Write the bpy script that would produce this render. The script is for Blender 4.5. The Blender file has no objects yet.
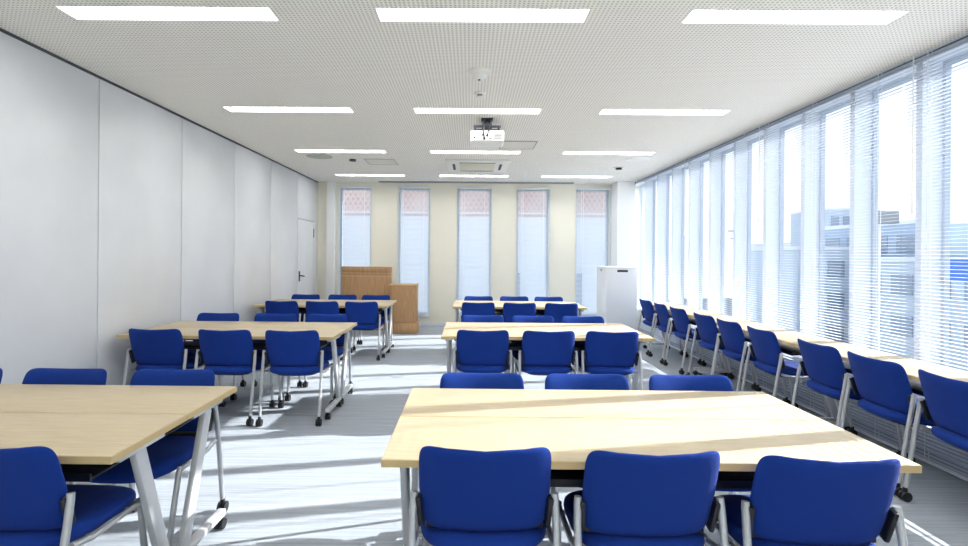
import bpy, bmesh, math, random
from mathutils import Vector, Matrix
R = math.radians
random.seed(7)
sc = bpy.context.scene
C = bpy.context.scene.collection

# ---------------------------------------------------------------- materials
def srgb(r, g, b):
    f = lambda c: (c/255/12.92) if c/255 <= .04045 else ((c/255+.055)/1.055)**2.4
    return (f(r), f(g), f(b), 1)
def mat(name, col, rough=.6, metal=0., spec=.5, bump=None, sheen=0.):
    m = bpy.data.materials.new(name); m.use_nodes = True
    nt = m.node_tree; b = nt.nodes['Principled BSDF']
    b.inputs['Base Color'].default_value = col
    b.inputs['Roughness'].default_value = rough
    b.inputs['Metallic'].default_value = metal
    b.inputs['Specular IOR Level'].default_value = spec
    if sheen: b.inputs['Sheen Weight'].default_value = sheen
    tc = nt.nodes.new('ShaderNodeTexCoord'); n = nt.nodes.new('ShaderNodeTexNoise')
    sc_, st = bump if bump else (40, .02)
    n.inputs['Scale'].default_value = sc_
    nt.links.new(tc.outputs['Object'], n.inputs['Vector'])
    bp = nt.nodes.new('ShaderNodeBump'); bp.inputs['Strength'].default_value = st
    bp.inputs['Distance'].default_value = .002
    nt.links.new(n.outputs['Fac'], bp.inputs['Height']); nt.links.new(bp.outputs['Normal'], b.inputs['Normal'])
    return m
def mix_noise(m, c1, c2, scale, mapping=(1,1,1), lo=.35, hi=.65):
    nt = m.node_tree; b = nt.nodes['Principled BSDF']
    tc = nt.nodes.new('ShaderNodeTexCoord'); mp = nt.nodes.new('ShaderNodeMapping')
    mp.inputs['Scale'].default_value = mapping
    n = nt.nodes.new('ShaderNodeTexNoise'); n.inputs['Scale'].default_value = scale; n.inputs['Detail'].default_value = 4
    r = nt.nodes.new('ShaderNodeValToRGB')
    r.color_ramp.elements[0].position = lo; r.color_ramp.elements[0].color = c1
    r.color_ramp.elements[1].position = hi; r.color_ramp.elements[1].color = c2
    nt.links.new(tc.outputs['Object'], mp.inputs['Vector']); nt.links.new(mp.outputs['Vector'], n.inputs['Vector'])
    nt.links.new(n.outputs['Fac'], r.inputs['Fac']); nt.links.new(r.outputs['Color'], b.inputs['Base Color'])
    return r
M = {}
M['fabric'] = mat('blue_fabric', srgb(22, 55, 136), .85, 0, .12, (900, .25), .05)
M['shell'] = mat('black_plastic', srgb(28, 30, 36), .45)
M['silver'] = mat('silver_paint', srgb(196, 198, 200), .32, .55)
M['steel'] = mat('grey_leg_paint', srgb(205, 207, 210), .4, .25)
M['rubber'] = mat('black_rubber', srgb(24, 25, 28), .5)
M['maple'] = mat('maple_laminate', srgb(226, 208, 172), .42, 0, .4)
mix_noise(M['maple'], srgb(186, 170, 139), srgb(196, 181, 151), 6, (1.2, 16, 16))
M['maple_edge'] = mat('maple_edge', srgb(196, 172, 124), .5)
M['oak'] = mat('oak_veneer', srgb(170, 126, 80), .5)
mix_noise(M['oak'], srgb(168, 128, 86), srgb(188, 149, 106), 5, (14, 14, 1))
M['oak_pale'] = mat('oak_pale_line', srgb(206, 172, 130), .5)
M['wall_white'] = mat('partition_white', srgb(222, 224, 227), .34, 0, .45, (3, .02))
mix_noise(M['wall_white'], srgb(217, 219, 222), srgb(226, 228, 231), 1.2)
M['track'] = mat('dark_track', srgb(70, 74, 76), .5)
M['seam'] = mat('seam_grey', srgb(96, 99, 102), .6)
M['cream'] = mat('cream_paint', srgb(240, 236, 221), .8, 0, .2, (200, .04))
M['white_paint'] = mat('white_paint', srgb(240, 241, 240), .6)
M['white_metal'] = mat('white_metal', srgb(226, 231, 238), .45)
M['frame_grey'] = mat('frame_grey', srgb(190, 200, 212), .45, .2)
M['cabinet'] = mat('cabinet_white', srgb(226, 230, 236), .4)
M['cabinet_side'] = M['cabinet']
M['device'] = mat('device_white', srgb(232, 232, 228), .4)
M['device_beige'] = mat('device_beige', srgb(214, 208, 186), .5)
M['panel'] = mat('ceiling_panel', srgb(226, 222, 213), .8)
M['dark'] = mat('dark_grey', srgb(52, 52, 54), .6)
M['speaker'] = mat('speaker_grille', srgb(176, 176, 168), .8)
M['black'] = mat('black_metal', srgb(22, 26, 40), .4)
M['kerb'] = mat('outlet_grey', srgb(150, 156, 162), .5)
M['wall_out'] = mat('facade_white', srgb(222, 226, 232), .9)
M['wall_out2'] = mat('facade_grey_hazed', srgb(192, 203, 216), .9)  # grey lightened: bright outdoor haze is put into the colour
M['wall_out3'] = mat('facade_blue_grey_hazed', srgb(170, 186, 206), .9)  # paler blue-grey, with the overexposed haze painted in
M['brick'] = mat('facade_russet', srgb(206, 160, 142), .9)
mix_noise(M['brick'], srgb(196, 168, 160), srgb(214, 194, 186), 1.5)
M['sign_blue'] = mat('sign_blue', srgb(70, 120, 220), .5)
M['win_out'] = mat('window_dark', srgb(146, 160, 178), .2)  # outside panes made paler to carry painted haze
M['asphalt'] = mat('pale_ground', srgb(150, 156, 160), .9)
M['wire_russet'] = mat('lattice_russet', srgb(226, 205, 198), .7)
M['wire_grey'] = mat('lattice_grey', srgb(150, 154, 158), .6)

# carpet: fine stripes running across the room
m = mat('carpet', srgb(150, 156, 162), .95, 0, .1, (700, .3)); M['carpet'] = m
nt = m.node_tree; b = nt.nodes['Principled BSDF']
tc = nt.nodes.new('ShaderNodeTexCoord'); mp = nt.nodes.new('ShaderNodeMapping'); mp.inputs['Scale'].default_value = (.7, 34, 1)
n = nt.nodes.new('ShaderNodeTexNoise'); n.inputs['Scale'].default_value = 1.6; n.inputs['Detail'].default_value = 5; n.inputs['Roughness'].default_value = .7
r = nt.nodes.new('ShaderNodeValToRGB'); r.color_ramp.elements[0].position = .36; r.color_ramp.elements[1].position = .62
r.color_ramp.elements[0].color = srgb(148, 155, 163); r.color_ramp.elements[1].color = srgb(166, 173, 181)
nt.links.new(tc.outputs['Object'], mp.inputs['Vector']); nt.links.new(mp.outputs['Vector'], n.inputs['Vector'])
nt.links.new(n.outputs['Fac'], r.inputs['Fac']); nt.links.new(r.outputs['Color'], b.inputs['Base Color'])

# ceiling: square perforations every 25 mm (the holes themselves are dark)
m = mat('perforated_ceiling', srgb(226, 223, 215), .85, 0, .2); M['ceiling'] = m
nt = m.node_tree; b = nt.nodes['Principled BSDF']
tc = nt.nodes.new('ShaderNodeTexCoord'); sp = nt.nodes.new('ShaderNodeSeparateXYZ'); nt.links.new(tc.outputs['Object'], sp.inputs[0])
def mth(op, a, bb=None):
    x = nt.nodes.new('ShaderNodeMath'); x.operation = op
    if hasattr(a, 'links'): nt.links.new(a, x.inputs[0])
    else: x.inputs[0].default_value = a
    if bb is not None:
        if hasattr(bb, 'links'): nt.links.new(bb, x.inputs[1])
        else: x.inputs[1].default_value = bb
    return x.outputs[0]
hx = mth('LESS_THAN', mth('FRACT', mth('DIVIDE', sp.outputs['X'], .026)), .5)
hy = mth('LESS_THAN', mth('FRACT', mth('DIVIDE', sp.outputs['Y'], .026)), .5)
hole = mth('MULTIPLY', hx, hy)
jx = mth('LESS_THAN', mth('FRACT', mth('DIVIDE', mth('ADD', sp.outputs['X'], 30.), .91)), .004)
jy = mth('LESS_THAN', mth('FRACT', mth('DIVIDE', mth('ADD', sp.outputs['Y'], 30.), .91)), .004)
mx = nt.nodes.new('ShaderNodeMix'); mx.data_type = 'RGBA'
mx.inputs['A'].default_value = srgb(244, 241, 234); mx.inputs['B'].default_value = srgb(196, 192, 184)
nt.links.new(hole, mx.inputs['Factor']); nt.links.new(mx.outputs['Result'], b.inputs['Base Color'])

def emis(name, col, s):
    m = bpy.data.materials.new(name); m.use_nodes = True; nt = m.node_tree
    b = nt.nodes['Principled BSDF']; b.inputs['Base Color'].default_value = col
    b.inputs['Emission Color'].default_value = col; b.inputs['Emission Strength'].default_value = s
    return m
M['lamp'] = emis('lamp_diffuser', (1, .985, .965, 1), 16)

def glass(name, tint=(.97, .985, 1, 1)):
    m = bpy.data.materials.new(name); m.use_nodes = True; nt = m.node_tree; nt.nodes.clear()
    o = nt.nodes.new('ShaderNodeOutputMaterial'); t = nt.nodes.new('ShaderNodeBsdfTransparent'); g = nt.nodes.new('ShaderNodeBsdfGlossy')
    t.inputs['Color'].default_value = tint; g.inputs['Roughness'].default_value = .02
    lw_ = nt.nodes.new('ShaderNodeLayerWeight'); lw_.inputs['Blend'].default_value = .5
    pw = nt.nodes.new('ShaderNodeMath'); pw.operation = 'POWER'; pw.inputs[1].default_value = 5; nt.links.new(lw_.outputs['Facing'], pw.inputs[0])
    lw = nt.nodes.new('ShaderNodeMath'); lw.operation = 'MULTIPLY_ADD'; lw.inputs[1].default_value = .6; lw.inputs[2].default_value = .02; nt.links.new(pw.outputs[0], lw.inputs[0])
    mxs = nt.nodes.new('ShaderNodeMixShader')
    nt.links.new(lw.outputs[0], mxs.inputs[0]); nt.links.new(t.outputs[0], mxs.inputs[1]); nt.links.new(g.outputs[0], mxs.inputs[2])
    nt.links.new(mxs.outputs[0], o.inputs[0])
    return m
M['glass'] = glass('window_glass')
def slatmat(name, col, tr=.35):
    m = bpy.data.materials.new(name); m.use_nodes = True; nt = m.node_tree; nt.nodes.clear()
    o = nt.nodes.new('ShaderNodeOutputMaterial'); d = nt.nodes.new('ShaderNodeBsdfDiffuse'); t = nt.nodes.new('ShaderNodeBsdfTranslucent')
    d.inputs['Color'].default_value = col; t.inputs['Color'].default_value = col
    mxs = nt.nodes.new('ShaderNodeMixShader'); mxs.inputs[0].default_value = tr
    nt.links.new(d.outputs[0], mxs.inputs[1]); nt.links.new(t.outputs[0], mxs.inputs[2]); nt.links.new(mxs.outputs[0], o.inputs[0])
    return m
M['slat'] = slatmat('blind_slat', srgb(204, 209, 218), .25)
M['slat_end'] = slatmat('blind_slat_end', srgb(216, 226, 238), .12)

# ---------------------------------------------------------------- mesh helpers
def box(bm, x0, x1, y0, y1, z0, z1, bev=0, seg=2):
    r = bmesh.ops.create_cube(bm, size=1)
    vs = r['verts']
    for v in vs:
        v.co = Vector((x0+(v.co.x+.5)*(x1-x0), y0+(v.co.y+.5)*(y1-y0), z0+(v.co.z+.5)*(z1-z0)))
    if bev:
        es = list({e for v in vs for e in v.link_edges})
        bmesh.ops.bevel(bm, geom=es, offset=bev, segments=seg, affect='EDGES', profile=.5)
def bar(bm, p0, p1, w, t, side=Vector((1,0,0)), bev=.004):
    """a flat tube from p0 to p1: t thick along side, w wide across"""
    p0, p1 = Vector(p0), Vector(p1); d = (p1-p0); L = d.length; d.normalize()
    s = (side - d*side.dot(d)).normalized(); u = d.cross(s)
    tmp = bmesh.new(); box(tmp, -t/2, t/2, -w/2, w/2, 0, L, bev)
    mt = Matrix((s, u, d)).transposed().to_4x4(); mt.translation = p0
    bmesh.ops.transform(tmp, matrix=mt, verts=tmp.verts)
    me = bpy.data.meshes.new('t'); tmp.to_mesh(me); tmp.free(); bm.from_mesh(me); bpy.data.meshes.remove(me)
def tube(bm, pts, r, seg=10, flat=1.):
    """round tube along a polyline; flat squeezes it along x"""
    pts = [Vector(p) for p in pts]; rings = []
    up = Vector((1, 0, 0))
    for i, p in enumerate(pts):
        d = (pts[min(i+1, len(pts)-1)]-pts[max(i-1, 0)]).normalized()
        ref = up if abs(d.dot(up)) < .9 else Vector((0, 0, 1))
        s = (ref-d*ref.dot(d)).normalized(); u = d.cross(s)
        rings.append([bm.verts.new(p+s*math.cos(a)*r*flat+u*math.sin(a)*r) for a in [2*math.pi*k/seg for k in range(seg)]])
    for a, b_ in zip(rings, rings[1:]):
        for k in range(seg):
            bm.faces.new((a[k], a[(k+1) % seg], b_[(k+1) % seg], b_[k]))
    bm.faces.new(rings[0][::-1]); bm.faces.new(rings[-1])
def cyl(bm, c, axis, r, h, seg=24):
    c = Vector(c); ax = Vector(axis).normalized()
    tube(bm, [c-ax*h/2, c+ax*h/2], r, seg)
def lathe(bm, prof, c=(0, 0, 0), seg=32):
    rings = []
    for (r, z) in prof:
        rings.append([bm.verts.new((c[0]+r*math.cos(2*math.pi*k/seg), c[1]+r*math.sin(2*math.pi*k/seg), c[2]+z)) for k in range(seg)])
    for a, b_ in zip(rings, rings[1:]):
        for k in range(seg): bm.faces.new((a[k], a[(k+1) % seg], b_[(k+1) % seg], b_[k]))
    bm.faces.new(rings[0][::-1]); bm.faces.new(rings[-1])
def cushion(bm, w, h, t, n=5, fn=None, A=56, rings=8, edge=.55):
    """closed padded slab in the (u,v) plane with a superellipse outline; fn(u,v,s)->Vector"""
    front, back = [], []
    rs = [0, .3, .6, .8, .9, .96, .99, 1.0]
    for side, out in ((1, front), (-1, back)):
        for r_ in rs:
            th = t/2*(max(0, 1-r_**7))**edge
            if r_ == 0:
                out.append([bm.verts.new(fn(0, 0, side*th))]); continue
            if r_ == 1.0 and side == -1:
                out.append(front[-1]); continue
            ring = []
            for k in range(A):
                a = 2*math.pi*k/A; ca, sa = math.cos(a), math.sin(a)
                u = math.copysign(abs(ca)**(2/n), ca)*w/2*r_; v = math.copysign(abs(sa)**(2/n), sa)*h/2*r_
                ring.append(bm.verts.new(fn(u, v, side*th)))
            out.append(ring)
    for out, flip in ((front, False), (back, True)):
        for k in range(A):
            f = [out[0][0], out[1][k], out[1][(k+1) % A]]
            bm.faces.new(f[::-1] if flip else f)
        for a, b_ in zip(out[1:], out[2:]):
            for k in range(A):
                f = (a[k], b_[k], b_[(k+1) % A], a[(k+1) % A])
                bm.faces.new(f[::-1] if flip else f)
def link(name, bm, m, parent=None, smooth=False, loc=None):
    bmesh.ops.recalc_face_normals(bm, faces=bm.faces)
    me = bpy.data.meshes.new(name); bm.to_mesh(me); bm.free()
    for mm in (m if isinstance(m, (list, tuple)) else [m]): me.materials.append(mm)
    if smooth:
        for p in me.polygons: p.use_smooth = True
        try: me.set_sharp_from_angle(angle=R(38))
        except Exception: pass
    o = bpy.data.objects.new(name, me); C.objects.link(o)
    if parent: o.parent = parent
    if loc: o.location = loc
    return o
def part(name, fn, m, parent, smooth=True):
    bm = bmesh.new(); fn(bm); return link(name, bm, m, parent, smooth)
def bxp(name, dims, m, parent=None, bev=0, smooth=False):
    bm = bmesh.new(); box(bm, *dims, bev); return link(name, bm, m, parent, smooth or bev > 0)
def struct(name, dims, m, bev=0):
    o = bxp(name, dims, m, None, bev); o['kind'] = 'structure'; return o
def thing(name, label, cat, loc=(0, 0, 0), rz=0, group=None):
    o = bpy.data.objects.new(name, None); o.empty_display_size = .1; C.objects.link(o)
    o.location = loc; o.rotation_euler = (0, 0, rz); tag(o, label, cat, group); return o
def tag(o, label, cat, group=None):
    o['label'] = label; o['category'] = cat
    if group: o['group'] = group
def dup(root, loc, rz, label, group=None):
    r = root.copy(); C.objects.link(r); r.location = loc; r.rotation_euler = (0, 0, rz); r['label'] = label
    if group: r['group'] = group
    for ch in list(root.children):
        c = ch.copy(); C.objects.link(c); c.parent = r
        for g in ch.children:
            d = g.copy(); C.objects.link(d); d.parent = c
    return r

# ---------------------------------------------------------------- room dimensions
XL, XR, YB, YN, ZC = -3.0, 3.14, 9.82, -2.2, 2.80
XG = 3.33                       # glass line of the window wall
struct('floor', (XL-.3, XG+.12, YN-.2, YB+.3, -.2, 0), M['carpet'])
# ceiling with lamp cut-outs
LX = (-1.79, .06, 1.885); LY = (.98, 2.955, 4.91, 6.87, 8.92)
LW, LD = 1.235, .165
bm = bmesh.new()
xs = [XL-.3]; 
for x in LX: xs += [x-LW/2, x+LW/2]
xs += [XR-.02]
ys = [YN-.2]
for y in LY: ys += [y-LD/2, y+LD/2]
ys += [YB+.3]
for i in range(len(xs)-1):
    for j in range(len(ys)-1):
        if i % 2 == 1 and j % 2 == 1: continue
        vs = [bm.verts.new(p) for p in ((xs[i], ys[j], ZC), (xs[i], ys[j+1], ZC), (xs[i+1], ys[j+1], ZC), (xs[i+1], ys[j], ZC))]
        bm.faces.new(vs)
bmesh.ops.remove_doubles(bm, verts=bm.verts, dist=1e-5)
box(bm, XL-.3, XG+.4, YN-.2, YB+.3, ZC+.10, ZC+.5)
ceil = link('ceiling', bm, M['ceiling']); ceil['kind'] = 'structure'
struct('trim_1', (XR-.022, XR-.006, YN, YB, ZC-.012, ZC+.1), M['track'])      # edge of the blind pocket

# left side: operable partition of white panels
wl = struct('wall_left', (XL-.3, XL-.06, YN, YB, 0, ZC), M['seam'])
edges = [4.016-1.163*k for k in range(5, 0, -1)] + [4.016+1.163*k for k in range(0, 6)]
edges = [YN] + [e for e in edges if e > YN+.1]
edges[-1] = YB
G = .006
for a, b_ in zip(edges, edges[1:]):
    if abs(b_-YB) < .01:
        bxp('panel', (XL-.06, XL, a+G, b_, 2.005, ZC-.018), M['wall_white'], wl, .002)
        bxp('panel', (XL-.06, XL, a+.9, b_, .01, 2.0), M['wall_white'], wl, .002)
    else:
        bxp('panel', (XL-.06, XL, a+G, b_-G, .015, ZC-.018), M['wall_white'], wl, .002)
d = struct('door_1', (XL-.055, XL-.002, 8.68, 9.56, .01, 1.995), M['wall_white'])
def hnd(bm):
    box(bm, XL-.002, XL+.008, 8.75, 8.80, .90, 1.08, .003)
    cyl(bm, (XL+.025, 8.775, 1.0), (1, 0, 0), .011, .05, 12)
    tube(bm, [(XL+.05, 8.77, 1.0), (XL+.052, 8.89, .985)], .011, 10)
part('door_handle', hnd, M['dark'], d)
def hng(bm): cyl(bm, (XL+.006, 9.562, 1.78), (0, 0, 1), .009, .17, 10)
part('door_hinge', hng, M['seam'], d)
struct('trim_2', (XL-.05, XL+.008, YN, YB, ZC-.014, ZC), M['track'])
struct('baseboard_left', (XL-.058, XL+.004, YN, 8.67, 0, .014), M['seam'])

# end wall with five tall narrow windows
WX = [(-2.59, -1.96), (-1.42, -.80), (-.25, .41), (.92, 1.55), (2.08, 2.74)]
WZ0, WZ1 = .20, 2.70
bm = bmesh.new(); x = XL-.3
for (a, b_) in WX:
    box(bm, x, a, YB, YB+.3, 0, ZC+.3); x = b_
    box(bm, a, b_, YB, YB+.3, 0, WZ0); box(bm, a, b_, YB, YB+.3, WZ1, ZC+.3)
box(bm, x, XG+.3, YB, YB+.3, 0, ZC+.3)
wb = link('wall_back', bm, M['cream']); wb['kind'] = 'structure'
bxp('panel', (XL, WX[0][0], YB-.012, YB-.001, ZC-.06, ZC), M['cream'], wb)
struct('baseboard_back', (XL, 2.76, YB-.012, YB-.001, 0, .06), M['white_metal'])
struct('trim_3', (-2.80, -2.655, YB-.10, YB-.002, 0, ZC), M['white_paint'])
struct('pillar', (2.76, 3.085, 9.40, YB-.002, 0, ZC), M['white_paint'])
struct('wall_near', (XL-.3, XG+.3, YN-.25, YN, 0, ZC+.3), M['cream'])
for i, (a, b_) in enumerate(WX):
    fr = bmesh.new(); y0, y1 = YB+.12, YB+.2; t = .035
    box(fr, a, a+t, y0, y1, WZ0, WZ1); box(fr, b_-t, b_, y0, y1, WZ0, WZ1)
    box(fr, a+t, b_-t, y0, y1, WZ0, WZ0+t); box(fr, a+t, b_-t, y0, y1, WZ1-t, WZ1)
    w = link('window_%d' % (i+2), fr, M['frame_grey']); w['kind'] = 'structure'
    bxp('glass_pane', (a+t, b_-t, YB+.155, YB+.161, WZ0+t, WZ1-t), M['glass'], w)

# window wall: deep white fins every 0.617 m, glass at their outer edge, low spandrel
w = struct('window_1', (XG-.02, XG+.10, YN-.2, YB+.3, 0, .40), M['white_metal'])
bxp('header', (XR+.03, XG+.10, YN, YB, ZC-.03, ZC+.12), M['white_metal'], w)
bxp('sill', (XR+.03, XG+.02, YN, YB, .40, .43), M['white_metal'], w)
FY = [3.53+.617*k for k in range(-9, 10)]
for y in FY:
    bxp('mullion', (XR+.03, XG+.03, y, y+.05, .43, ZC-.03), M['white_metal'], w)
ee = [YN]+[y for y in FY]+[YB]
for a, b_ in zip(ee, ee[1:]):
    if a >= YB-.1: continue
    bxp('glass_pane', (XG, XG+.006, a+(.05 if a > YN else 0), b_, .43, ZC-.03), M['glass'], w)
    q = bmesh.new(); a2 = a+(.05 if a > YN else 0)
    box(q, XG-.02, XG+.02, a2, a2+.022, .43, ZC-.03); box(q, XG-.02, XG+.02, b_-.022, b_, .43, ZC-.03)
    box(q, XG-.02, XG+.02, a2+.022, b_-.022, .43, .46); box(q, XG-.02, XG+.02, a2+.022, b_-.022, ZC-.06, ZC-.03)
    link('window_frame', q, M['frame_grey'], w)

# ---------------------------------------------------------------- venetian blinds
def blind(width, z0, z1, pitch, sw, tilt, ms):
    """local: x across the width, y = towards the outside, origin at the bottom middle"""
    def slats(bm):
        n = int((z1-z0-.05)/pitch)
        c, s = math.cos(tilt), math.sin(tilt)
        for k in range(n):
            z = z0+.03+k*pitch
            prev = None
            for q, (u, arch) in enumerate(((-.5, 0), (-.17, .0012), (.17, .0012), (.5, 0))):
                y = u*sw*c; zz = z+u*sw*s+arch
                cur = (bm.verts.new((-width/2, y, zz)), bm.verts.new((width/2, y, zz)))
                if prev: bm.faces.new((prev[0], prev[1], cur[1], cur[0]))
                prev = cur
    return slats
def make_blind(label, group, loc, rz, width, z0, z1, pitch, sw, tilt, ms, cords):
    t = thing('venetian_blind', label, 'blind', loc, rz, group)
    part('slats', blind(width, z0, z1, pitch, sw, tilt, ms), ms, t)
    bxp('head_rail', (-width/2, width/2, -.014, .014, z1-.022, z1), M['white_metal'], t)
    bxp('bottom_rail', (-width/2, width/2, -.012, .012, z0, z0+.014), M['white_metal'], t)
    for cx in cords:
        def cd(bm):
            box(bm, cx-.0022, cx+.0022, -sw/2-.0025, -sw/2-.001, z0+.01, z1-.01)
            box(bm, cx-.0022, cx+.0022, sw/2+.001, sw/2+.0025, z0+.01, z1-.01)
        part('ladder_cord', cd, M['white_paint'], t, False)
    def wd(bm): tube(bm, [(-width/2+.10, -.022, z1-.01), (-width/2+.10, -.024, z1-1.15)], .004, 8)
    part('tilt_wand', wd, M['white_paint'], t)
    return t
SUN_EL = 26.5
edges_b = [YN+.05, -.25, 1.75, 3.60, 5.45, 7.30, 9.38]
names = ['behind the viewpoint', 'beside the viewpoint', 'beside the frontmost window table', 'by the second window table', 'behind the third window table', 'next to the white pillar and cabinet']
ordn = ['sixth', 'fifth', 'fourth', 'third', 'second', 'first']
for k, (a, b_) in enumerate(zip(edges_b, edges_b[1:])):
    wd_ = b_-a-.012
    make_blind('floor-length white venetian blind, %s from the white corner pillar along the window wall' % ordn[k],
               'venetian blinds along the window wall', (3.095, (a+b_)/2, 0), -math.pi/2, wd_, .012, ZC+.04, .0245, .0245, R(4), M['slat'],
               [-wd_/2+.2, 0, wd_/2-.2])
oe = ['beside the door corner, behind the wide oak lectern', 'second from the door corner, behind the low oak stand', 'in the middle of the end wall',
      'second from the white corner pillar', 'beside the white corner pillar behind the white cabinet']
for k, (a, b_) in enumerate(WX):
    make_blind('narrow end-wall venetian blind, ' + oe[k], 'venetian blinds on the end wall', ((a+b_)/2, YB-.025, 0), 0,
               b_-a+.03, .16, 2.73, .0245, .0245, R(27), M['slat_end'], [-.2, .2])

# ---------------------------------------------------------------- flip-top table
# local: length along x, user side -y, origin on the floor in the middle
TL, TD, TZ = 1.79, .448, .70
def make_table(label, group, loc, rz):
    t = thing('folding_table', label, 'table', loc, rz, group)
    def top(bm): box(bm, -TL/2+.002, TL/2-.002, -TD/2+.002, TD/2-.002, TZ-.026, TZ, .003)
    tp = part('tabletop', top, M['maple'], t)
    def eb(bm):
        z0, z1 = TZ-.027, TZ-.0025
        box(bm, -TL/2, TL/2, -TD/2, -TD/2+.004, z0, z1); box(bm, -TL/2, TL/2, TD/2-.004, TD/2, z0, z1)
        box(bm, -TL/2, -TL/2+.004, -TD/2+.004, TD/2-.004, z0, z1); box(bm, TL/2-.004, TL/2, -TD/2+.004, TD/2-.004, z0, z1)
    part('edge_band', eb, M['maple_edge'], tp, False)
    def beam(bm):
        box(bm, -TL/2+.10, TL/2-.10, .00, .05, TZ-.075, TZ-.03, .004)
    part('cross_beam', beam, M['black'], t)
    def shelf(bm):
        box(bm, -TL/2+.14, TL/2-.14, -.13, .17, TZ-.125, TZ-.115, .003)
        for i in range(9):
            x = -TL/2+.16+i*(TL-.32)/8; box(bm, x-.004, x+.004, .165, .175, TZ-.12, TZ-.03)
        box(bm, -TL/2+.14, TL/2-.14, -.135, -.125, TZ-.128, TZ-.10, .002)
    part('shelf', shelf, M['black'], t)
    for s in (-1, 1):
        x = s*(TL/2-.05)
        def leg(bm):
            bar(bm, (x, -.02, TZ-.055), (x, .165, .085), .062, .03, bev=.007)
        lg = part('leg', leg, M['steel'], t)
        def br(bm): box(bm, x-.022, x+.022, -.14, .12, TZ-.058, TZ-.0275, .006)
        part('tilt_bracket', br, M['silver'], t)
        def ft(bm): bar(bm, (x, -.185, .078), (x, .205, .078), .034, .042, bev=.008)
        f = part('foot', ft, M['steel'], t)
        for yy in (-.165, .185):
            def cs(bm):
                cyl(bm, (x-.013, yy, .027), (1, 0, 0), .026, .014, 18); cyl(bm, (x+.013, yy, .027), (1, 0, 0), .026, .014, 18)
                cyl(bm, (x, yy, .027), (1, 0, 0), .010, .03, 10); cyl(bm, (x, yy, .05), (0, 0, 1), .010, .03, 10)
            part('caster', cs, M['rubber'], f)
    return t

# ---------------------------------------------------------------- nesting chair
# local: sitter looks to +y, backrest at y=-.22
def make_chair(label, group, loc, rz):
    t = thing('office_chair', label, 'chair', loc, rz, group)
    W, H = .432, .308
    def fb(u, v, s):
        un, vn = u/(W/2), v/(H/2)
        z = .605+v+.018*(abs(un)**2.5)*max(vn, 0)
        y = -.222-.048*vn+.034*(un*un)-.006*vn*vn+s
        uu = u*(1+.015*(1-vn*vn)-.05*max(-vn, 0)**2)
        return Vector((uu, y, z))
    bk = part('backrest', lambda bm: cushion(bm, W, H, .036, 8, fb), M['fabric'], t)
    def shell(bm):
        for s in (-1, 1):
            bar(bm, (s*.214, -.165, .47), (s*.221, -.196, .580), .034, .018, bev=.006)
        bar(bm, (-.20, -.150, .462), (.20, -.150, .462), .022, .012, Vector((0, 1, 0)), .004)
    part('backrest_bracket', shell, M['shell'], bk)
    SW, SD = .455, .46
    def fs(u, v, s):
        un, vn = u/(SW/2), v/(SD/2)
        z = .414+s-.018*max(vn, 0)**3+.006*un*un+.010*max(-vn, 0)**2
        return Vector((u*(1+.015*vn), -.002+v, z))
    st = part('seat', lambda bm: cushion(bm, SW, SD, .074, 3.2, fs, edge=.42), M['fabric'], t)
    def fu(u, v, s):
        return Vector((u, .005+v, .377+s))
    part('seat_pan', lambda bm: cushion(bm, SW-.12, SD-.12, .02, 3.8, fu, 40), M['shell'], st)
    def fr(bm):
        for s in (-1, 1):
            tube(bm, [(s*.237, -.19, .415), (s*.237, -.10, .396), (s*.237, .10, .400), (s*.233, .135, .395)], .011)
            tube(bm, [(s*.237, -.10, .400), (s*.17, -.10, .388)], .009)
            tube(bm, [(s*.237, .08, .400), (s*.17, .08, .388)], .009)
        tube(bm, [(-.17, -.10, .384), (.17, -.10, .384)], .010)
    part('seat_frame', fr, M['silver'], t)
    for s in (-1, 1):
        def rl(bm):
            tube(bm, [(s*.234, -.190, .590), (s*.236, -.193, .57), (s*.238, -.206, .50), (s*.238, -.228, .38), (s*.236, -.275, .075)], .0125, 12)
        l1 = part('leg', rl, M['silver'], t)
        def fl(bm):
            tube(bm, [(s*.236, .125, .412), (s*.236, .14, .39), (s*.230, .165, .25), (s*.226, .198, .075)], .0125, 12)
        l2 = part('leg', fl, M['silver'], t)
        for l, x, y in ((l1, s*.236, -.282), (l2, s*.226, .202)):
            def cs(bm):
                cyl(bm, (x-.012, y, .028), (1, 0, 0), .0275, .016, 18); cyl(bm, (x+.012, y, .028), (1, 0, 0), .0275, .016, 18)
                cyl(bm, (x, y+.002, .055), (0, 0, 1), .012, .045, 10)
                cyl(bm, (x, y, .028), (1, 0, 0), .009, .028, 10)
            part('caster', cs, M['rubber'], l)
    return t

# layout ---------------------------------------------------------------
proto_t = proto_c = None
def table(label, group, loc, rz):
    global proto_t
    if proto_t is None:
        proto_t = make_table(label, group, loc, rz); return proto_t
    return dup(proto_t, loc, rz, label, group)
def chair(label, group, x, y, rz=0., back=True):
    """x,y: middle of the outer face of the backrest"""
    global proto_c
    ox, oy = -.262*math.sin(rz), .262*math.cos(rz)
    loc = (x+ox, y+oy, 0)
    if proto_c is None:
        proto_c = make_chair(label, group, loc, rz); return proto_c
    return dup(proto_c, loc, rz, label, group)

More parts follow.
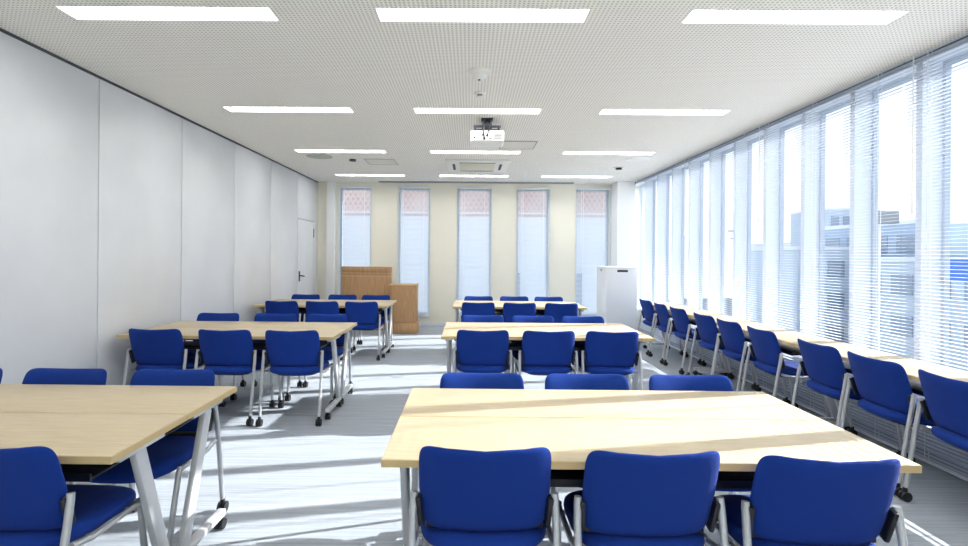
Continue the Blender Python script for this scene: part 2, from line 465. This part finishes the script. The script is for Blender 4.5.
blocks = [
 # name, x0, front y, [front chair x,y,rot], [rear chair x,y,rot], side
 ('frontmost window-side', -.29, 1.66, [(.055, 1.600, 0), (.597, 1.58, R(.5)), (1.132, 1.545, R(-3))], [(.067, 2.63, 0), (.61, 2.63, 0), (1.145, 2.63, R(1))], 'r'),
 ('middle window-side', -.235, 4.20, [(.112, 4.13, 0), (.66, 4.12, 0), (1.185, 4.12, R(-2))], [(.135, 5.175, 0), (.65, 5.175, 0), (1.165, 5.175, 0)], 'r'),
 ('rearmost window-side', -.225, 6.64, [(.115, 6.57, 0), (.66, 6.565, R(-1)), (1.21, 6.56, R(-2))], [(.136, 7.60, 0), (.675, 7.62, 0), (1.195, 7.60, 0)], 'r'),
 ('frontmost wall-side', -1.19-TL, 1.66, [(-1.54, 1.57, R(-2))], [(-2.66, 2.64, 0), (-2.11, 2.64, 0), (-1.545, 2.64, R(1))], 'l'),
 ('middle wall-side', -1.125-TL, 4.11, [(-2.565, 4.03, 0), (-1.99, 4.02, 0), (-1.44, 4.02, R(2))], [(-2.58, 5.16, 0), (-1.99, 5.16, 0), (-1.46, 5.15, R(-2))], 'l'),
 ('rearmost wall-side', -1.095-TL, 6.61, [(-2.48, 6.54, 0), (-1.945, 6.54, 0), (-1.42, 6.53, R(1))], [(-2.50, 7.65, 0), (-1.94, 7.66, 0), (-1.425, 7.64, 0)], 'l'),
]
for (nm, x0, y0, fc, rc, side) in blocks:
    cx = x0+TL/2
    table('maple-topped folding table, camera-side half of the %s table block' % nm, 'folding tables paired into blocks', (cx, y0+.225, 0), 0)
    table('maple-topped folding table, lectern-side half of the %s table block' % nm, 'folding tables paired into blocks', (cx, y0+.225+.45, 0), math.pi)
    pos = ['at its aisle end', 'in its middle', 'at its window end'] if side == 'r' else ['at its partition end', 'in its middle', 'at its aisle end']
    for i, (x, y, a) in enumerate(fc):
        p = pos[i] if len(fc) == 3 else 'at its aisle end'
        chair('blue chair facing the end wall, %s block, %s' % (nm, p), 'blue chairs around the table blocks', x, y, a)
    for i, (x, y, a) in enumerate(rc):
        chair('blue chair facing away from the end wall, %s block, %s' % (nm, pos[i]), 'blue chairs around the table blocks', x, y, math.pi+a)
WTX = 2.815
for i, ya in enumerate((7.60-TL/2, 5.805-TL/2, 4.01-TL/2, 2.215-TL/2)):
    table('narrow maple folding table against the blinds, %s from the white cabinet' % ['first', 'second', 'third', 'fourth'][i], 'folding tables along the windows', (WTX, ya, 0), -math.pi/2)
wy = [7.26, 6.70, 6.14, 5.46, 4.94, 4.39, 3.68, 3.165, 2.635]
wr = [2, -2, 1, 2, 1, -1, 0, 1, 1]
oc = ['first', 'second', 'third', 'fourth', 'fifth', 'sixth', 'seventh', 'eighth', 'ninth']
for i, (y, a) in enumerate(zip(wy, wr)):
    chair('blue fabric chair facing the windows, %s from the white cabinet' % oc[i], 'blue chairs along the window tables', 2.52, y, -math.pi/2+R(a))

# ---------------------------------------------------------------- lectern, stand and cabinet
t = thing('lectern', 'wide oak veneer lectern with pale lines under its top edge', 'lectern', (-1.90, 9.14, 0))
part('body', lambda bm: box(bm, -.46, .46, -.01, .11, 0, .985, .003), M['oak'], t)
part('inlay', lambda bm: box(bm, -.4595, .4595, -.0095, .1095, .985, .997), M['oak_pale'], t)
part('middle_board', lambda bm: box(bm, -.46, .46, -.01, .11, .997, 1.040), M['oak'], t)
part('inlay', lambda bm: box(bm, -.4595, .4595, -.0095, .1095, 1.040, 1.050), M['oak_pale'], t)
part('top_board', lambda bm: box(bm, -.46, .46, -.01, .11, 1.050, 1.16, .003), M['oak'], t)
t = thing('wooden_stand', 'low oak veneer stand on a plinth beside the wide lectern', 'stand', (-1.17, 8.74, 0))
def sb(bm): box(bm, -.235, .235, -.0, .36, .19, .845, .003)
part('body', sb, M['oak'], t)
def sp_(bm): box(bm, -.25, .25, -.02, .38, 0, .187, .004)
part('plinth', sp_, M['oak'], t)
def st_(bm): box(bm, -.242, .242, -.006, .366, .846, .866, .003)
part('top', st_, M['oak_pale'], t)

t = thing('storage_cabinet', 'tall white metal cabinet with a black slot, beside the white corner pillar', 'cabinet', (2.435, 8.02, 0))
def cb(bm): box(bm, -.25, .25, .02, .58, .03, 1.20, .004)
part('body', cb, M['cabinet'], t)
dr = part('door', lambda bm: box(bm, -.248, .248, 0, .019, .05, 1.195, .003), M['cabinet'], t)
part('handle_slot', lambda bm: box(bm, -.075, .095, -.004, .001, 1.135, 1.17, .001), M['black'], dr)
part('plinth', lambda bm: box(bm, -.24, .24, .03, .56, 0, .03), M['dark'], t)
part('top', lambda bm: box(bm, -.254, .254, -.004, .584, 1.201, 1.216, .003), M['white_paint'], t)
def lk(bm): cyl(bm, (-.252, .30, 1.15), (1, 0, 0), .012, .012, 14); box(bm, -.262, -.256, .22, .36, 1.165, 1.172)
part('lock', lk, M['dark'], t)

o = bmesh.new()
lathe(o, [(.075, 0), (.075, .004), (.062, .006), (.058, .003), (.03, .003), (.03, .006), (.001, .006)], seg=32)
o = link('floor_outlet', o, M['kerb'], smooth=True, loc=(-.81, 5.68, .0005)); tag(o, 'round grey floor outlet cover in the sunlit aisle carpet', 'outlet')

# ---------------------------------------------------------------- ceiling fittings
proto_l = None
rown = ['rear row out of view', 'first row', 'second row', 'third row', 'fourth row']
coln = ['partition-side', 'middle', 'window-side']
for j, y in enumerate(LY):
    for i, x in enumerate(LX):
        lab = 'long recessed white ceiling light, %s column, %s counted from the camera' % (coln[i], ['zeroth row', 'first row', 'second row', 'third row', 'fourth row'][j])
        if j == 0: lab = 'long recessed white ceiling light out of view above the viewpoint, %s column' % coln[i]  # unseen row continuing the grid, added to help light the room
        if proto_l is None:
            proto_l = thing('ceiling_light', lab, 'light', (x, y, ZC), 0, 'recessed ceiling lights')
            def fr(bm):
                a, b_ = LW/2, LD/2
                box(bm, -a, a, -b_, -b_+.004, -.002, .062); box(bm, -a, a, b_-.004, b_, -.002, .062)
                box(bm, -a, -a+.004, -b_+.004, b_-.004, -.002, .062); box(bm, a-.004, a, -b_+.004, b_-.004, -.002, .062)
                box(bm, -a, a, -b_, b_, .062, .068)
            part('housing', fr, M['white_paint'], proto_l, False)
            def df(bm): box(bm, -LW/2+.02, LW/2-.02, -.045, .045, .030, .061, .01)
            part('diffuser', df, M['lamp'], proto_l)
        else: dup(proto_l, (x, y, ZC), 0, lab)

t = thing('projector', 'white projector hanging under a black ceiling bracket', 'projector', (.165, 5.12, 0))
part('body', lambda bm: box(bm, -.175, .175, -.02, .27, 2.545, 2.66, .018, 3), M['device'], t)
def gr(bm):
    for k in range(5): box(bm, .07, .15, -.0225, -.019, 2.575+k*.014, 2.581+k*.014)
part('vent_grille', gr, M['dark'], t, False)
def cn(bm):
    for (x, z, r_) in ((-.13, 2.585, .009), (-.03, 2.575, .013), (0, 2.605, .012), (.03, 2.575, .008), (-.05, 2.61, .009)):
        cyl(bm, (x, -.022, z), (0, 1, 0), r_, .012, 12)
part('sockets', cn, M['dark'], t)
def lens(bm): cyl(bm, (.05, .28, 2.60), (0, 1, 0), .04, .05, 24)
part('lens', lens, M['dark'], t)
def mt(bm):
    box(bm, -.06, .06, .03, .17, ZC-.012, ZC-.001, .003); cyl(bm, (0, .10, 2.765), (0, 0, 1), .035, .06, 16)
    box(bm, -.14, .14, .02, .045, 2.70, 2.725, .004); box(bm, -.14, .14, .19, .215, 2.70, 2.725, .004); box(bm, -.05, .05, .02, .215, 2.705, 2.745, .004)
    for sx in (-.12, .12):
        for yy in (.03, .20): cyl(bm, (sx, yy, 2.68), (0, 0, 1), .012, .05, 10)
part('ceiling_bracket', mt, M['black'], t)
def cab(bm): tube(bm, [(-.03, -.03, 2.575), (-.04, -.07, 2.63), (-.03, -.05, 2.72), (-.02, .02, 2.79)], .007, 8); tube(bm, [(.0, -.03, 2.605), (.02, -.06, 2.66), (.03, -.02, 2.73), (.02, .04, 2.79)], .006, 8)
part('cable', cab, M['black'], t)

t = thing('ceiling_sensor', 'round white ceiling dome with a dark eye, between the first and second light rows', 'sensor', (.06, 3.86, ZC))
part('base', lambda bm: lathe(bm, [(.092, 0), (.092, -.010), (.075, -.020), (.05, -.022)]), M['device'], t)
part('dome', lambda bm: lathe(bm, [(.055, -.022), (.052, -.045), (.035, -.062), (.008, -.068)]), M['device'], t)
part('eye', lambda bm: lathe(bm, [(.010, -.060), (.010, -.072), (.002, -.073)], (0, -.012, 0), 12), M['dark'], t)
t = thing('smoke_detector', 'small white round detector beside the second light row', 'detector', (.075, 4.38, ZC))
part('base', lambda bm: lathe(bm, [(.055, 0), (.055, -.012), (.045, -.016)]), M['device'], t)
part('cap', lambda bm: lathe(bm, [(.036, -.016), (.036, -.040), (.012, -.046)]), M['device'], t)
part('eye', lambda bm: box(bm, -.022, .018, -.037, -.03, -.028, -.020), M['dark'], t)
for (x, y, r_, lab) in ((-2.19, 7.22, .185, 'round grey ceiling speaker near the partition wall'), (2.42, 7.25, .17, 'round pale ceiling speaker near the windows')):
    t = thing('ceiling_speaker', lab, 'speaker', (x, y, ZC), 0, 'ceiling speakers')
    part('rim', lambda bm: lathe(bm, [(r_, 0), (r_, -.008), (r_-.015, -.010)]), M['device'] if x > 0 else M['speaker'], t)
    part('grille', lambda bm: lathe(bm, [(r_-.016, -.010), (r_-.05, -.015), (.01, -.016)]), M['device'] if x > 0 else M['speaker'], t)
for (x, y, lab) in ((-1.75, 7.40, 'small dark sprinkler head beside the grey ceiling speaker'), (2.35, 7.95, 'small dark sprinkler head beside the pale ceiling speaker')):
    t = thing('ceiling_sprinkler', lab, 'sprinkler', (x, y, ZC), 0, 'ceiling sprinklers')
    part('plate', lambda bm: lathe(bm, [(.085, 0), (.085, -.006), (.06, -.012)]), M['device'], t)
    part('nozzle', lambda bm: lathe(bm, [(.05, -.012), (.04, -.03), (.055, -.034), (.01, -.037)]), M['dark'], t)
for (x, y, s, lab) in ((.60, 6.40, .45, 'square ceiling access panel beside the projector'), (-1.36, 7.62, .45, 'square ceiling access panel between the grey speaker and the air conditioner')):
    t = thing('access_panel', lab, 'access panel', (x, y, ZC), 0, 'ceiling access panels')
    part('panel', lambda bm: box(bm, -s/2+.012, s/2-.012, -s/2+.012, s/2-.012, -.005, -.001), M['panel'], t, False)
    def fr(bm):
        a = s/2
        box(bm, -a, a, -a, -a+.01, -.008, 0); box(bm, -a, a, a-.01, a, -.008, 0); box(bm, -a, -a+.01, -a+.01, a-.01, -.008, 0); box(bm, a-.01, a, -a+.01, a-.01, -.008, 0)
    part('frame', fr, M['speaker'], t, False)
t = thing('air_conditioner', 'square beige ceiling cassette air conditioner with dark side vents', 'air conditioner', (.10, 7.86, ZC))
part('body', lambda bm: box(bm, -.48, .48, -.48, .48, -.03, -.001, .012), M['device'], t)
part('grille', lambda bm: box(bm, -.27, .27, -.27, .27, -.037, -.0305, .003), M['device_beige'], t)
part('vent', lambda bm: box(bm, -.27, .27, -.37, -.33, -.034, -.0302), M['dark'], t)
part('vent', lambda bm: box(bm, -.27, .27, .33, .37, -.034, -.0302), M['dark'], t)
for s in (-1, 1):
    part('vent', lambda bm: box(bm, s*.36-.02, s*.36+.02, -.25, .25, -.034, -.0302), M['dark'], t)
o = bxp('ceiling_projection_screen', (-1.77, 1.98, 9.60, 9.70, ZC-.022, ZC-.001), M['wire_grey'], None, .004); tag(o, 'long closed projection screen slot in the ceiling before the end wall', 'projection screen')

# ---------------------------------------------------------------- outside
g = struct('ground_outside', (-60, 260, -80, 300, -9.3, -9.0), M['asphalt'])
def building(label, x0, x1, y0, y1, z1, m, rows, cols, face, wm):
    t = thing('building', label, 'building', ((x0+x1)/2, (y0+y1)/2, -9.0), 0, 'buildings outside')
    hx, hy, H = (x1-x0)/2, (y1-y0)/2, z1+9
    part('wall', lambda bm: box(bm, -hx, hx, -hy, hy, 0, H), m, t, False)
    part('parapet', lambda bm: box(bm, -hx-.1, hx+.1, -hy-.1, hy+.1, H, H+.35), M['wall_out'], t, False)
    for r_ in range(rows):
        for c in range(cols):
            z = H-1.8-r_*3.2
            if z < .5: continue
            if face == 'x':
                w_ = 2*hy/cols; yy = -hy+(c+.5)*w_
                part('window', lambda bm: box(bm, -hx-.08, -hx+.02, yy-w_*.33, yy+w_*.33, z-.8, z+.8), wm, t, False)
            else:
                w_ = 2*hx/cols; xx = -hx+(c+.5)*w_
                part('window', lambda bm: box(bm, xx-w_*.33, xx+w_*.33, -hy-.08, -hy+.02, z-.8, z+.8), wm, t, False)
    return t
building('pale low building outside, straight across from the sixth window chair', 34, 44, 26, 44, 1.2, M['wall_out2'], 3, 6, 'x', M['win_out'])
building('blue-grey building outside beside the pole with a signboard', 40, 52, 44.5, 60, 4.6, M['wall_out3'], 4, 5, 'x', M['win_out'])
building('grey flat-roofed building outside the fourth blind from the pillar', 32, 39.4, 49, 58.5, 2.2, M['wall_out2'], 3, 3, 'y', M['win_out'])
building('long white building far outside beyond the rooftops', 70, 84, 40, 130, 4.5, M['wall_out'], 3, 14, 'x', M['win_out'])
building('dark grey building outside at the window wall near the viewpoint', 30, 40, 8, 24, .5, M['wall_out3'], 2, 4, 'x', M['win_out'])
building('tall narrow grey building far outside past the low roofs', 60, 66, 84, 94, 9.5, M['wall_out2'], 4, 3, 'y', M['win_out'])
t = thing('signboard', 'blue billboard on posts above the roofs outside the windows', 'sign', (30, 30.5, -9))
part('board', lambda bm: box(bm, -.1, .1, -1.6, 1.6, 9.1, 10.4), M['sign_blue'], t, False)
for s in (-1.2, 1.2): part('post', lambda bm: cyl(bm, (0, s, 4.6), (0, 0, 1), .12, 9.1, 10), M['wire_grey'], t)
t = thing('utility_pole', 'pole with a wide grey cross box outside the windows', 'pole', (20, 24.7, -9))
part('pole', lambda bm: cyl(bm, (0, 0, 6.3), (0, 0, 1), .13, 12.6, 12), M['wall_out'], t)
part('cross_box', lambda bm: box(bm, -.9, .9, -.25, .25, 12.1, 12.75, .03), M['wire_grey'], t)
for (x, y, h, lab) in ((24, 35, 12.6, 'thin utility pole outside, beyond the pole with the cross box'), (22, 41, 13.2, 'thin utility pole outside with two crossarms, furthest along the tracks')):
    t = thing('utility_pole', lab, 'pole', (x, y, -9))
    part('pole', lambda bm: cyl(bm, (0, 0, h/2), (0, 0, 1), .12, h, 10), M['wall_out3'], t)
    part('crossarm', lambda bm: (box(bm, -.9, .9, -.06, .06, h-.7, h-.58), box(bm, -.7, .7, -.06, .06, h-1.3, h-1.18)), M['wall_out3'], t, False)
t = thing('building', 'pale neighbouring building with russet upper walls behind the end windows', 'building', (-3.9, 21, -9), 0, 'buildings outside')
part('wall', lambda bm: box(bm, -9, 9, -4, 4, 0, 11.7), M['wall_out'], t, False)
part('upper_wall', lambda bm: box(bm, -8.8, 8.8, -3.9, 3.9, 11.7, 13.1), M['brick'], t, False)
part('parapet', lambda bm: box(bm, -9, 9, -4.05, 4.05, 13.1, 13.4), M['wall_out'], t, False)
for k in range(8):
    part('window', lambda bm: box(bm, -8+k*2.1, -7+k*2.1, -4.05, -3.98, 8.2, 9.8), M['win_out'], t, False)
t = thing('moire_lattice', 'diagonal lattice imitating a moire pattern, outside the end windows', 'lattice', (-1.5, 15.9, -9))  # added object standing in for moire, not a known screen
def lat(bm):
    z0, z1 = 11.75, 13.0; H = z1-z0
    for k in range(-40, 41):
        x = k*.16
        for s in (-1, 1): bar(bm, (x, 0, z0), (x+s*H*.6, .0, z1), .018, .03, Vector((0, 1, 0)), 0)
part('lattice', lat, M['wire_russet'], t, False)
for x in (-7, 7.33): part('post', lambda bm: cyl(bm, (x*.9, 0, 6.6), (0, 0, 1), .06, 13.2, 10), M['wall_out'], t)
part('rail', lambda bm: (box(bm, -7, 6.4, -.03, .03, 11.7, 11.76), box(bm, -7, 6.4, -.03, .03, 12.99, 13.05)), M['wall_out'], t, False)

# ---------------------------------------------------------------- light
wd = bpy.data.worlds.new('sky'); sc.world = wd; wd.use_nodes = True
nt = wd.node_tree; bg = nt.nodes['Background']
tc = nt.nodes.new('ShaderNodeTexCoord'); sp = nt.nodes.new('ShaderNodeSeparateXYZ'); rp = nt.nodes.new('ShaderNodeValToRGB')
rp.color_ramp.elements[0].position = 0.0; rp.color_ramp.elements[0].color = (.96, .98, 1, 1)
rp.color_ramp.elements[1].position = .6; rp.color_ramp.elements[1].color = (.70, .84, 1, 1)
nt.links.new(tc.outputs['Generated'], sp.inputs[0]); nt.links.new(sp.outputs['Z'], rp.inputs[0]); nt.links.new(rp.outputs[0], bg.inputs[0])
bg.inputs['Strength'].default_value = 1.0
az = math.atan2(.21, 1)
sv = Vector((math.cos(R(SUN_EL))*math.cos(az), math.cos(R(SUN_EL))*math.sin(az), math.sin(R(SUN_EL))))
sl = bpy.data.lights.new('sun', 'SUN'); sl.energy = 15.5; sl.angle = R(.53); sl.color = (1, .98, .95)
so = bpy.data.objects.new('sun', sl); C.objects.link(so); so.location = sv*30
so.rotation_euler = (-sv).to_track_quat('-Z', 'Y').to_euler()

# ---------------------------------------------------------------- camera
f_px, th, ro = 500.0, .0056, .0085
cd = bpy.data.cameras.new('camera'); cam = bpy.data.objects.new('camera', cd); C.objects.link(cam)
cd.sensor_width = 36; cd.lens = f_px/968*36; cd.clip_start = .05; cd.clip_end = 600
R0 = Vector((math.cos(th), math.sin(th), 0)); F = Vector((-math.sin(th), math.cos(th), 0)); U0 = Vector((0, 0, 1))
Rv = R0*math.cos(ro)+U0*math.sin(ro); Uv = U0*math.cos(ro)-R0*math.sin(ro)
mw = Matrix((Rv, Uv, -F)).transposed().to_4x4(); mw.translation = Vector((0, 0, 1.38))
cam.matrix_world = mw
cd.shift_x = (484-467.2)/968; cd.shift_y = -(273-255.5)/968
sc.camera = cam
vs = sc.view_settings; vs.view_transform = 'Standard'; vs.look = 'None'; vs.gamma = 1; vs.use_curve_mapping = False; vs.exposure = .55
sc.display_settings.display_device = 'sRGB'
cy = sc.cycles; cy.use_denoising = True; cy.max_bounces = 10; cy.diffuse_bounces = 7; cy.sample_clamp_indirect = 8
cy.caustics_reflective = False; cy.transparent_max_bounces = 16
try: cy.denoiser = 'OPENIMAGEDENOISE'; cy.denoising_input_passes = 'RGB_ALBEDO_NORMAL'
except Exception: pass
